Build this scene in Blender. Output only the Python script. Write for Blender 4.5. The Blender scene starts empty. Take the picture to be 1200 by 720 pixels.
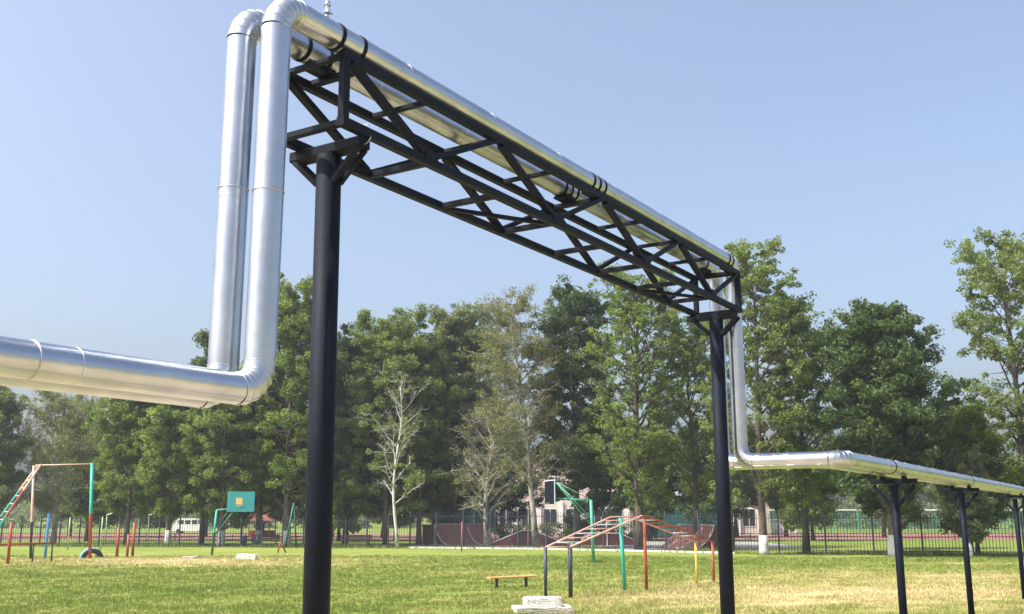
import bpy, math, random
import numpy as np
from mathutils import Vector, Matrix

C = bpy.context.scene.collection
V = Vector
random.seed(7)

# ------------------------------------------------------------------ helpers
class MB:
    """collects shapes; build() links them as one mesh object"""
    def __init__(s):
        s.v = []; s.f = []; s.m = []; s.sm = []
    def add(s, vs, fs, mi=0, smooth=False):
        b = len(s.v)
        s.v += [tuple(p) for p in vs]
        for f in fs:
            s.f.append(tuple(b + i for i in f)); s.m.append(mi); s.sm.append(smooth)
        return s
    def box(s, a, b, mi=0, bev=0.0):
        (x0, y0, z0), (x1, y1, z1) = a, b
        vs = [(x0,y0,z0),(x1,y0,z0),(x1,y1,z0),(x0,y1,z0),(x0,y0,z1),(x1,y0,z1),(x1,y1,z1),(x0,y1,z1)]
        return s.add(vs, [(0,3,2,1),(4,5,6,7),(0,1,5,4),(1,2,6,5),(2,3,7,6),(3,0,4,7)], mi)
    def obox(s, c, ax, ay, az, mi=0):
        """box with centre c and half-axis vectors"""
        c, ax, ay, az = V(c), V(ax), V(ay), V(az)
        vs = [c+ax*i+ay*j+az*k for k in (-1,1) for (i,j) in ((-1,-1),(1,-1),(1,1),(-1,1))]
        return s.add(vs, [(0,3,2,1),(4,5,6,7),(0,1,5,4),(1,2,6,5),(2,3,7,6),(3,0,4,7)], mi)
    def beam(s, p, q, w, h, up=(0,0,1), mi=0, ch=0.006):
        """bar of section w x h with small chamfered edges"""
        p, q = V(p), V(q); a = (q-p).normalized(); up = V(up)
        x = a.cross(up)
        if x.length < 1e-4: x = a.cross(V((1,0,0)))
        x.normalize(); y = x.cross(a).normalized()
        w /= 2; h /= 2; c = min(ch, w*.4, h*.4)
        pr = [(w-c,-h),(w,-h+c),(w,h-c),(w-c,h),(-w+c,h),(-w,h-c),(-w,-h+c),(-w+c,-h)]
        vs = [o + x*i + y*j for o in (p, q) for (i, j) in pr]
        fs = [(i, (i+1) % 8, (i+1) % 8+8, i+8) for i in range(8)] + [tuple(range(7,-1,-1)), tuple(range(8,16))]
        return s.add(vs, fs, mi)
    def tube(s, pts, rad, n=10, mi=0, smooth=True, caps=True, mis=None):
        """tube along a polyline; rad number or list"""
        pts = [V(p) for p in pts]
        if not isinstance(rad, (list, tuple)): rad = [rad]*len(pts)
        vs = []; ref = None
        for i, p in enumerate(pts):
            a = (pts[min(i+1, len(pts)-1)] - pts[max(i-1, 0)]).normalized()
            if ref is None:
                ref = V((0,0,1)) if abs(a.z) < .9 else V((1,0,0))
            x = (ref - a*ref.dot(a)).normalized(); y = a.cross(x); ref = x
            for k in range(n):
                t = 2*math.pi*k/n
                vs.append(p + (x*math.cos(t) + y*math.sin(t))*rad[i])
        b = len(s.v); s.v += [tuple(v) for v in vs]
        for i in range(len(pts)-1):
            m_ = mis[i] if mis else mi
            for k in range(n):
                s.f.append((b+i*n+k, b+i*n+(k+1) % n, b+(i+1)*n+(k+1) % n, b+(i+1)*n+k)); s.m.append(m_); s.sm.append(smooth)
        if caps:
            s.f.append(tuple(b+k for k in range(n-1,-1,-1))); s.m.append(mis[0] if mis else mi); s.sm.append(False)
            e = b+(len(pts)-1)*n
            s.f.append(tuple(e+k for k in range(n))); s.m.append(mis[-1] if mis else mi); s.sm.append(False)
        return s
    def torus(s, c, ax, R, r, n=36, k=8, t0=0, t1=2*math.pi, mi=0, mif=None):
        ax = V(ax).normalized(); x = ax.cross(V((0,0,1)) if abs(ax.z) < .9 else V((1,0,0))).normalized(); y = ax.cross(x)
        b = len(s.v); c = V(c); full = abs(t1-t0-2*math.pi) < 1e-5; m = n if full else n+1
        for i in range(m):
            t = t0+(t1-t0)*i/n; u = x*math.cos(t)+y*math.sin(t)
            for j in range(k):
                a = 2*math.pi*j/k
                s.v.append(tuple(c+u*(R+r*math.cos(a))+ax*r*math.sin(a)))
        for i in range(n):
            for j in range(k):
                i2 = (i+1) % m
                s.f.append((b+i*k+j, b+i2*k+j, b+i2*k+(j+1) % k, b+i*k+(j+1) % k)); s.m.append(mif(i/n) if mif else mi); s.sm.append(True)
        return s
    def build(s, name, mats, parent=None, loc=None):
        me = bpy.data.meshes.new(name)
        off = V(loc) if loc is not None else None
        me.from_pydata([tuple(V(v)-off) for v in s.v] if off else s.v, [], s.f)
        if not isinstance(mats, (list, tuple)): mats = [mats]
        for m in mats: me.materials.append(m)
        me.polygons.foreach_set('material_index', s.m)
        me.polygons.foreach_set('use_smooth', s.sm)
        me.update()
        o = bpy.data.objects.new(name, me); C.objects.link(o)
        if parent: o.parent = parent
        if off: o.location = off
        return o

def tag(o, label=None, cat=None, group=None, kind=None):
    if label: o['label'] = label
    if cat: o['category'] = cat
    if group: o['group'] = group
    if kind: o['kind'] = kind
    return o
def empty(name, loc, rz=0, label=None, cat=None, group=None):
    o = bpy.data.objects.new(name, None); C.objects.link(o)
    o.location = loc; o.rotation_euler = (0, 0, rz); o.empty_display_size = .3
    return tag(o, label, cat, group)
def copy_tree(o, parent=None):
    c = o.copy(); C.objects.link(c); c.parent = parent
    for ch in list(o.children): copy_tree(ch, c)
    return c

# ------------------------------------------------------------------ materials
def newmat(name):
    m = bpy.data.materials.new(name); m.use_nodes = True
    nt = m.node_tree; return m, nt, nt.nodes['Principled BSDF']
def N(nt, t, **k):
    n = nt.nodes.new(t)
    for a, b in k.items():
        if a in n.inputs: n.inputs[a].default_value = b
        else: setattr(n, a, b)
    return n
def ramp(nt, stops):
    r = nt.nodes.new('ShaderNodeValToRGB'); e = r.color_ramp.elements
    while len(e) < len(stops): e.new(.5)
    for i, (p, c) in enumerate(stops):
        e[i].position = p; e[i].color = (*c, 1)
    return r
def paint(name, col, rough=.45, var=.18, scale=6, metal=0, bump=.0, worn=None, coat=0):
    """painted or plain surface with mottled wear"""
    m, nt, b = newmat(name); L = nt.links
    tc = N(nt, 'ShaderNodeTexCoord'); n1 = N(nt, 'ShaderNodeTexNoise', Scale=scale, Detail=6.0, Roughness=.65)
    L.new(tc.outputs['Object'], n1.inputs['Vector'])
    lo = [c*(1-var) for c in col]; hi = [min(1, c*(1+var)) for c in col]
    r = ramp(nt, [(.3, lo), (.7, hi)]); L.new(n1.outputs['Fac'], r.inputs['Fac'])
    out = r.outputs['Color']
    if worn:
        n2 = N(nt, 'ShaderNodeTexNoise', Scale=scale*2.3, Detail=8.0, Roughness=.75); L.new(tc.outputs['Object'], n2.inputs['Vector'])
        r2 = ramp(nt, [(.58, (0,0,0)), (.66, (1,1,1))]); L.new(n2.outputs['Fac'], r2.inputs['Fac'])
        mx = N(nt, 'ShaderNodeMix', data_type='RGBA'); L.new(r2.outputs['Color'], mx.inputs['Factor'])
        L.new(out, mx.inputs['A']); mx.inputs['B'].default_value = (*worn, 1); out = mx.outputs['Result']
    L.new(out, b.inputs['Base Color'])
    mr = N(nt, 'ShaderNodeMapRange'); mr.inputs['To Min'].default_value = max(.05, rough-.1); mr.inputs['To Max'].default_value = min(1, rough+.12)
    L.new(n1.outputs['Fac'], mr.inputs['Value']); L.new(mr.outputs['Result'], b.inputs['Roughness'])
    b.inputs['Metallic'].default_value = metal
    if bump:
        bp = N(nt, 'ShaderNodeBump', Strength=bump, Distance=.01); L.new(n1.outputs['Fac'], bp.inputs['Height']); L.new(bp.outputs['Normal'], b.inputs['Normal'])
    return m

def cladding():
    m, nt, b = newmat('galvanised_cladding'); L = nt.links
    tc = N(nt, 'ShaderNodeTexCoord')
    n1 = N(nt, 'ShaderNodeTexNoise', Scale=3.2, Detail=3.0); L.new(tc.outputs['Object'], n1.inputs['Vector'])
    n2 = N(nt, 'ShaderNodeTexNoise', Scale=26.0, Detail=4.0); L.new(tc.outputs['Object'], n2.inputs['Vector'])
    r = ramp(nt, [(.3, (.42,.45,.50)), (.7, (.54,.57,.62))]); L.new(n1.outputs['Fac'], r.inputs['Fac']); L.new(r.outputs['Color'], b.inputs['Base Color'])
    mr = N(nt, 'ShaderNodeMapRange'); mr.inputs['To Min'].default_value = .26; mr.inputs['To Max'].default_value = .4
    L.new(n2.outputs['Fac'], mr.inputs['Value']); L.new(mr.outputs['Result'], b.inputs['Roughness'])
    b.inputs['Metallic'].default_value = 1
    bp = N(nt, 'ShaderNodeBump', Strength=.35, Distance=.02); L.new(n1.outputs['Fac'], bp.inputs['Height']); L.new(bp.outputs['Normal'], b.inputs['Normal'])
    return m

M = {}
M['clad'] = cladding()
M['steel'] = paint('black_steel_paint', (.004,.007,.015), .6, .45, 3, bump=.15, worn=(.016,.017,.021))
M['steel'].node_tree.nodes['Principled BSDF'].inputs['Specular IOR Level'].default_value = .14
M['dust_steel'] = paint('dusty_black_steel', (.03,.034,.045), .55, .35, 5, bump=.1)
M['zinc'] = paint('zinc_fitting', (.55,.55,.56), .35, .15, 20, metal=1)
M['red'] = paint('red_paint', (.34,.06,.035), .55, .25, 4, worn=(.2,.13,.1))
M['orange'] = paint('orange_paint', (.70,.33,.12), .55, .2, 5)
M['salmon'] = paint('faded_salmon_paint', (.60,.37,.29), .55, .2, 5, worn=(.5,.42,.36))
M['teal'] = paint('teal_paint', (.03,.36,.27), .5, .2, 4, worn=(.08,.2,.17))
M['green'] = paint('green_paint', (.07,.32,.22), .5, .2, 4)
M['dgreen'] = paint('dark_green_paint', (.015,.11,.075), .5, .2, 4)
M['lgreen'] = paint('pale_green_paint', (.30,.42,.20), .5, .2, 4)
M['blue'] = paint('blue_paint', (.05,.25,.55), .5, .2, 4)
M['lblue'] = paint('light_blue_paint', (.22,.55,.60), .55, .2, 4)
M['yellow'] = paint('yellow_paint', (.62,.42,.08), .55, .2, 4)
M['navy'] = paint('dark_navy_paint', (.03,.035,.06), .5, .3, 4)
M['white'] = paint('white_paint', (.75,.75,.72), .6, .1, 3)
M['rung'] = paint('pale_rung_paint', (.55,.60,.66), .5, .2, 6)
M['board'] = paint('teal_board', (.02,.22,.24), .5, .15, 3, worn=(.05,.16,.17))
M['wood'] = paint('dark_wood', (.10,.07,.05), .7, .3, 5)
M['ochre'] = paint('ochre_square', (.55,.36,.12), .6, .2, 8)
M['rubber'] = paint('tyre_rubber', (.02,.02,.022), .8, .3, 12, bump=.4)
M['concrete'] = paint('weathered_concrete', (.42,.385,.33), .9, .25, 5, bump=.9, worn=(.13,.115,.09))
M['wconc'] = paint('whitewashed_concrete', (.62,.61,.57), .9, .2, 7, bump=.9, worn=(.11,.105,.09))
M['plaster'] = paint('cream_plaster', (.62,.58,.50), .9, .08, .6)
M['pink'] = paint('pink_plaster', (.60,.47,.45), .9, .08, .5)
M['trim'] = paint('white_trim', (.72,.72,.70), .8, .08, 1)
M['roofm'] = paint('grey_roof_sheet', (.30,.31,.32), .6, .15, 1)
M['redroof'] = paint('red_roof_sheet', (.22,.06,.04), .7, .15, 1)
M['ply'] = paint('maroon_ramp_sheet', (.30,.13,.10), .5, .2, 1.2, worn=(.28,.15,.12))
M['plyd'] = paint('dark_maroon_side', (.11,.035,.032), .6, .2, 1.2)
M['tealm'] = paint('teal_sheet', (.025,.13,.12), .55, .2, .8)
M['asph'] = paint('grey_paving', (.30,.29,.27), .9, .12, .35, bump=.2)
M['track'] = paint('red_track_surface', (.21,.095,.075), .9, .15, .25)
M['dirt'] = paint('tan_gravel_road', (.46,.37,.25), .95, .2, .8, bump=.6)
M['kerb'] = paint('pale_kerb', (.55,.54,.50), .9, .12, 2)
def glass():
    m, nt, b = newmat('window_glass'); b.inputs['Base Color'].default_value = (.03,.04,.05,1); b.inputs['Roughness'].default_value = .08
    b.inputs['Specular IOR Level'].default_value = .7; return m
M['glass'] = glass()

def bark(name, a, b_, sc=4, cover=.5):
    m, nt, b = newmat(name); L = nt.links
    tc = N(nt, 'ShaderNodeTexCoord'); mp = N(nt, 'ShaderNodeMapping'); mp.inputs['Scale'].default_value = (1,1,.35)
    n = N(nt, 'ShaderNodeTexNoise', Scale=sc, Detail=8.0, Roughness=.75); L.new(tc.outputs['Object'], mp.inputs['Vector']); L.new(mp.outputs['Vector'], n.inputs['Vector'])
    r = ramp(nt, [(cover-.06, a), (cover+.06, b_)]); L.new(n.outputs['Fac'], r.inputs['Fac']); L.new(r.outputs['Color'], b.inputs['Base Color'])
    b.inputs['Roughness'].default_value = .9
    bp = N(nt, 'ShaderNodeBump', Strength=.6, Distance=.03); L.new(n.outputs['Fac'], bp.inputs['Height']); L.new(bp.outputs['Normal'], b.inputs['Normal'])
    return m
M['bark'] = bark('brown_bark', (.055,.042,.032), (.13,.105,.08))
M['pbark'] = bark('pale_birch_bark', (.10,.088,.075), (.36,.33,.29), 2.5, .47)
M['wbark'] = bark('white_bark', (.16,.15,.13), (.50,.48,.44), 4, .43)
M['limewash'] = paint('limewash', (.46,.46,.45), .95, .2, 4, worn=(.2,.18,.15))

def leafmat(name, c1, c2, trans=.56):
    m, nt, b = newmat(name); L = nt.links
    at = N(nt, 'ShaderNodeAttribute'); at.attribute_name = 'tone'
    r = ramp(nt, [(0, c1), (1, c2)]); L.new(at.outputs['Fac'], r.inputs['Fac']); L.new(r.outputs['Color'], b.inputs['Base Color'])
    b.inputs['Roughness'].default_value = .5; b.inputs['Specular IOR Level'].default_value = .35
    tr = N(nt, 'ShaderNodeBsdfTranslucent'); hs = N(nt, 'ShaderNodeMix', data_type='RGBA', blend_type='MULTIPLY')
    hs.inputs['Factor'].default_value = 1; L.new(r.outputs['Color'], hs.inputs['A']); hs.inputs['B'].default_value = (1.15,1.2,.5,1)
    L.new(hs.outputs['Result'], tr.inputs['Color'])
    mx = N(nt, 'ShaderNodeMixShader'); mx.inputs['Fac'].default_value = trans
    L.new(b.outputs['BSDF'], mx.inputs[1]); L.new(tr.outputs['BSDF'], mx.inputs[2]); L.new(mx.outputs['Shader'], nt.nodes['Material Output'].inputs['Surface'])
    return m
LF = {
 'mid':   leafmat('mid_green_leaves', (.095,.145,.038), (.26,.335,.095), .56),
 'dark':  leafmat('dark_green_leaves', (.042,.078,.028), (.115,.17,.052), .4),
 'olive': leafmat('olive_brown_leaves', (.145,.16,.085), (.29,.29,.15)),
 'pale':  leafmat('pale_green_leaves', (.12,.165,.055), (.27,.33,.12)),
 'grey':  leafmat('grey_green_leaves', (.12,.15,.08), (.24,.275,.15)),
 'lime':  leafmat('lime_green_leaves', (.12,.17,.02), (.27,.32,.06)),
}

# ------------------------------------------------------------------ ground
rng = np.random.default_rng(11)
def wnoise(x, y, wl, seed, k=7):
    r = np.random.default_rng(seed); s = 0
    for i in range(k):
        a = r.uniform(0, 2*np.pi); f = 2*np.pi/(wl*r.uniform(.6, 1.7)); p = r.uniform(0, 2*np.pi)
        s = s + np.sin((x*np.cos(a)+y*np.sin(a))*f + p)
    return s/np.sqrt(k)
def dryness(x, y):
    n = .5*wnoise(x, y, 22, 1) + .55*wnoise(x, y, 8, 2) + .45*wnoise(x, y, 3.2, 3) + .4*wnoise(x, y, 1.3, 4)
    d = .31 + .115*n
    def el(cx, cy, rx, ry, a): return a*np.exp(-(((x-cx)/rx)**2+((y-cy)/ry)**2))
    d = d + el(14, 34, 11, 7, .48) + el(-20, 58, 13, 6.5, .48) + el(5, 30, 5, 4, .25) + el(-2, 45, 10, 3, .12)
    d = d + el(20, 44, 12, 4, .22) + el(24, 55, 3, 1.2, .5)
    d = d + .42/(1+np.exp((y-19)/1.5)) - .2/(1+np.exp((88-y)/2))
    d = d - el(-8, 33, 8, 7, .14) - el(3, 62, 12, 10, .12)
    return np.clip(d, 0, 1)
def coords(lo, hi, st, outer):
    return sorted([-o for o in outer] + list(np.arange(lo, hi+st/2, st)) + list(outer))
xs = coords(-66, 66, .75, [80, 110, 160, 260, 500, 1200, 2500]); ys = sorted([-2500,-900,-300,-100,-50,-25,-12,-6] + list(np.arange(0, 100, .75)) + [105,115,130,160,200,300,500,1200,2500])
X, Y = np.meshgrid(xs, ys); Z = .01*wnoise(X, Y, 7, 5)*((np.abs(X) < 60) & (Y > 20) & (Y < 60))
verts = np.stack([X.ravel(), Y.ravel(), Z.ravel()], 1); nx = len(xs); ny = len(ys)
I = np.arange(ny-1)[:, None]*nx + np.arange(nx-1)[None, :]
faces = np.stack([I, I+1, I+nx+1, I+nx], -1).reshape(-1, 4)
me = bpy.data.meshes.new('ground'); me.from_pydata(verts.tolist(), [], faces.tolist())
a = me.attributes.new('dry', 'FLOAT', 'POINT'); a.data.foreach_set('value', dryness(X.ravel(), Y.ravel()).astype(np.float32))
DRY = [(0, (.135,.185,.035)), (.3, (.19,.235,.05)), (.55, (.31,.305,.095)), (.85, (.52,.43,.23))]
m, nt, b = newmat('lawn_ground'); L = nt.links
at = N(nt, 'ShaderNodeAttribute'); at.attribute_name = 'dry'
tc = N(nt, 'ShaderNodeTexCoord')
n1 = N(nt, 'ShaderNodeTexNoise', Scale=1.6, Detail=8.0, Roughness=.75); L.new(tc.outputs['Object'], n1.inputs['Vector'])
ad = N(nt, 'ShaderNodeMath', operation='MULTIPLY_ADD'); L.new(n1.outputs['Fac'], ad.inputs[0]); ad.inputs[1].default_value = .5; ad.inputs[2].default_value = -.25
ad2 = N(nt, 'ShaderNodeMath', operation='ADD'); L.new(ad.outputs[0], ad2.inputs[0]); L.new(at.outputs['Fac'], ad2.inputs[1])
r = ramp(nt, DRY); L.new(ad2.outputs[0], r.inputs['Fac']); L.new(r.outputs['Color'], b.inputs['Base Color']); b.inputs['Roughness'].default_value = .95
b.inputs['Specular IOR Level'].default_value = .1
bp = N(nt, 'ShaderNodeBump', Strength=.8, Distance=.06); n3 = N(nt, 'ShaderNodeTexNoise', Scale=9.0, Detail=6.0, Roughness=.8); L.new(tc.outputs['Object'], n3.inputs['Vector'])
L.new(n3.outputs['Fac'], bp.inputs['Height']); L.new(bp.outputs['Normal'], b.inputs['Normal'])
me.materials.append(m); me.polygons.foreach_set('use_smooth', [True]*len(faces))
g = bpy.data.objects.new('ground', me); C.objects.link(g); tag(g, kind='structure')

# grass blades: a real layer of short uneven turf over the lawn in view
def grass():
    n = 150000
    # denser close to the camera, where it shows
    u = rng.random(n); y = 22*np.exp(u*np.log(66/22)) + rng.normal(0, .2, n)
    x = rng.uniform(-1, 1, n)*(y*.56+1.5)
    keep = rng.random(n) < np.clip(.75+.35*wnoise(x, y, 1.1, 8), .15, 1); x = x[keep]; y = y[keep]; n = len(x)
    lim = 64+np.clip(-(x-12)/3, 0, 14); keep = y < lim; x = x[keep]; y = y[keep]; n = len(x)
    dr = dryness(x, y) + rng.normal(0, .075, n)
    tall = np.clip(.045+.02*wnoise(x, y, 2.2, 9)+.018*rng.standard_normal(n), .02, .14)*(1+.25*(y/40))
    k = 3
    V0 = np.zeros((n, k, 3, 3), np.float32)
    for j in range(k):
        a = rng.uniform(0, 2*np.pi, n); w = rng.uniform(.008, .02, n)*(1+y/45)
        ox = rng.normal(0, .05, n); oy = rng.normal(0, .05, n)
        lean = rng.uniform(.1, .9, n)*tall; la = rng.uniform(0, 2*np.pi, n)
        cx = x+ox; cy = y+oy
        V0[:, j, 0] = np.stack([cx-np.cos(a)*w, cy-np.sin(a)*w, np.full(n, -.02)], 1)
        V0[:, j, 1] = np.stack([cx+np.cos(a)*w, cy+np.sin(a)*w, np.full(n, -.02)], 1)
        V0[:, j, 2] = np.stack([cx+np.cos(la)*lean, cy+np.sin(la)*lean, tall], 1)
    vv = V0.reshape(-1, 3); nf = n*k
    me = bpy.data.meshes.new('grass'); me.vertices.add(len(vv)); me.vertices.foreach_set('co', vv.ravel())
    me.loops.add(nf*3); me.loops.foreach_set('vertex_index', np.arange(nf*3, dtype=np.int32))
    me.polygons.add(nf); me.polygons.foreach_set('loop_start', np.arange(nf, dtype=np.int32)*3)
    me.update(calc_edges=True)
    at = me.attributes.new('dry', 'FLOAT', 'FACE'); at.data.foreach_set('value', np.repeat(dr, k).astype(np.float32))
    m, nt, b = newmat('grass_blades'); L = nt.links
    an = N(nt, 'ShaderNodeAttribute'); an.attribute_name = 'dry'
    r = ramp(nt, [(0, (.15,.21,.038)), (.3, (.215,.27,.055)), (.55, (.34,.335,.11)), (.85, (.58,.48,.26))]); L.new(an.outputs['Fac'], r.inputs['Fac']); L.new(r.outputs['Color'], b.inputs['Base Color'])
    b.inputs['Roughness'].default_value = .6; b.inputs['Specular IOR Level'].default_value = .25
    tr = N(nt, 'ShaderNodeBsdfTranslucent'); L.new(r.outputs['Color'], tr.inputs['Color'])
    mx = N(nt, 'ShaderNodeMixShader'); mx.inputs['Fac'].default_value = .35
    L.new(b.outputs['BSDF'], mx.inputs[1]); L.new(tr.outputs['BSDF'], mx.inputs[2]); L.new(mx.outputs['Shader'], nt.nodes['Material Output'].inputs['Surface'])
    me.materials.append(m)
    o = bpy.data.objects.new('grass', me); C.objects.link(o); tag(o, 'short uneven green and straw-coloured turf over the playing field', 'grass', kind='stuff')
grass()

# pipeline frame: s runs along the pipes, t across them (towards the right)
D = V((0.535148, 0.844758, 0)); T = V((0.844758, -0.535148, 0))
def W(s, t, z): return D*s + T*t + V((0, 0, z))

def strip(name, p, q, w, z, mat):
    p, q = V((*p, 0)), V((*q, 0)); d = (q-p).normalized(); s_ = V((-d.y, d.x, 0))*w/2; up = V((0, 0, z))
    return tag(MB().add([p-s_+up, q-s_+up, q+s_+up, p+s_+up], [(0, 1, 2, 3)]).build(name, mat), kind='structure')
# gravel road that passes under the pipe bridge (just below the frame)
a = W(10.2, -60, 0); b_ = W(10.2, 45, 0)
mb = MB(); nseg = 90
for i in range(nseg+1):
    p = a.lerp(b_, i/nseg); w1 = 3.6+.35*math.sin(i*.7)+.2*math.sin(i*2.3); w2 = 3.6+.35*math.sin(i*.9+2)+.2*math.sin(i*1.9)
    mb.v += [tuple(p-D*w1+V((0,0,.006))), tuple(p+D*w2+V((0,0,.006)))]
for i in range(nseg): mb.f.append((2*i, 2*i+2, 2*i+3, 2*i+1)); mb.m.append(0); mb.sm.append(False)
tag(mb.build('gravel_road', M['dirt']), kind='structure')
# running track and paving beyond the fence
mb = MB(); mb.add([(-120,112,.004),(120,112,.004),(120,150,.004),(-120,150,.004)], [(0,1,2,3)]); tag(mb.build('running_track', M['track']), kind='structure')
mb = MB()
for k in range(1, 7): mb.box((-118, 113+k*5, .008), (118, 113.12+k*5, .010))
tag(mb.build('lane_marking', M['white']), kind='structure')
mb = MB(); mb.add([(-8,85.5,.006),(13.2,79,.006),(24,84,.006),(24,104,.006),(-8,104,.006)], [(0,1,2,3,4)]); tag(mb.build('skate_park_paving', M['asph']), kind='structure')
# low kerb in front of the fence on the right
FL = [(-62, 90.2), (-42.6, 87.5), (-8.05, 82.7), (2.6, 79.5), (14.8, 70.3), (32, 65.7), (58, 60.5)]
mb = MB(); mb.beam((-8.0, 82.2, .06), (2.6, 79.0, .06), .2, .12); mb.beam((2.6, 79.0, .06), (14.8, 69.8, .06), .2, .12)
tag(mb.build('fence_kerb', M['kerb']), kind='structure')

# ------------------------------------------------------------------ pipe bridge
br = empty('pipe_bridge', W(10.2, -5.54, 0), 0, 'tall black welded truss on two round columns carrying silver pipes', 'pipe bridge')
def bpart(mb, name, mat=None): return mb.build(name, mat or M['steel'], br, None)
bro = br.location.copy()
def bm_(): return MB()
_b = MB.build
def bridge_build(mb, name, mat=None):
    o = mb.build(name, mat or M['steel'], br)
    o.matrix_parent_inverse = Matrix.Translation(-bro); return o
ZB, ZT, TR, TL = 5.45, 6.02, -5.20, -5.88
S0, P = 5.72, 2.22; S1 = S0+4*P
cz = .07
for t in (TR, TL):
    bridge_build(MB().beam(W(S0-.035, t, ZB), W(S1+.035, t, ZB), .076, .076), 'bottom_chord')
    bridge_build(MB().beam(W(S0-.035, t, ZT), W(S1+.035, t, ZT), .074, .074), 'top_chord')
    for s_ in (S0, S1): bridge_build(MB().beam(W(s_, t, ZB+.04), W(s_, t, ZT-.04), .07, .07, D), 'end_post')
    for k in range(4):
        a, m_, c = S0+k*P, S0+(k+.5)*P, S0+(k+1)*P
        bridge_build(MB().beam(W(a+.06, t+.002, ZT-.04), W(m_-.03, t+.002, ZB+.04), .055, .078, T), 'diagonal')
        bridge_build(MB().beam(W(m_+.03, t-.002, ZB+.04), W(c-.06, t-.002, ZT-.04), .05, .064, T), 'diagonal')
        # gusset plates at the nodes
        gs = MB().obox(W(m_, t+.044*(1 if t == TR else -1), ZB+.05), D*.09, T*.003, V((0, 0, .045)))
        bridge_build(gs, 'gusset_plate')
for k in range(9):
    s_ = S0+k*P/2
    bridge_build(MB().beam(W(s_, TL+.04, ZB-.003), W(s_, TR-.04, ZB-.003), .06, .055), 'cross_strut')
    bridge_build(MB().beam(W(s_, TL+.04, ZT-.003), W(s_, TR-.04, ZT-.003), .05, .045), 'cross_strut')
for k in range(4):   # wind bracing in the lower plane
    a = S0+k*P; 
    bridge_build(MB().beam(W(a+.05, TL+.05, ZB-.02), W(a+P/2-.05, TR-.05, ZB-.02), .05, .04), 'wind_brace') if k in (1, 3) else None
CR = .103
for s_, tc_ in ((5.98, -5.575), (14.45, -5.515)):
    zc = ZB-.04
    col = bridge_build(MB().tube([W(s_, tc_+(.06 if s_ < 8 else 0), .02), W(s_, tc_, zc-.096)], CR, 28), 'column')
    bridge_build(MB().beam(W(s_, -5.96, zc-.05), W(s_, -5.20, zc-.05), .14, .09, ch=.01), 'cap_beam')
    for sg in (-1, 1):
        for off in (-.045, .045):
            bridge_build(MB().beam(W(s_+off, tc_+sg*CR*.85, zc-.33), W(s_+off, tc_+sg*.35, zc-.09), .035, .05), 'brace')
        if sg > 0: bridge_build(MB().beam(W(s_+sg*CR*.9, tc_, zc-.30), W(s_+sg*.26, tc_, zc-.03), .04, .045), 'brace')
    bp_ = MB().box((-.24,-.24,.0),(.24,.24,.025)); bp_.v = [tuple(W(s_, tc_, 0)+V(v)) for v in bp_.v]
    bridge_build(bp_, 'base_plate', M['dust_steel'])
# pipe saddles on the top chords
PR, PT1, PT2 = .110, -5.32, -5.69
ZP = ZT+.04+.035+PR
for s_ in (5.95, 10.16, 14.5):
    for tt in (PT1, PT2):
        mb = MB().beam(W(s_-.16, tt, ZT+.052), W(s_+.16, tt, ZT+.052), .14, .024)
        mb.beam(W(s_-.12, tt-.06, ZT+.085), W(s_+.12, tt-.06, ZT+.085), .02, .07).beam(W(s_-.12, tt+.06, ZT+.085), W(s_+.12, tt+.06, ZT+.085), .02, .07)
        bridge_build(mb, 'saddle')
    bridge_build(MB().beam(W(s_+.09, TL, ZT+.02), W(s_+.09, TR, ZT+.02), .07, .05), 'saddle_beam')

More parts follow.
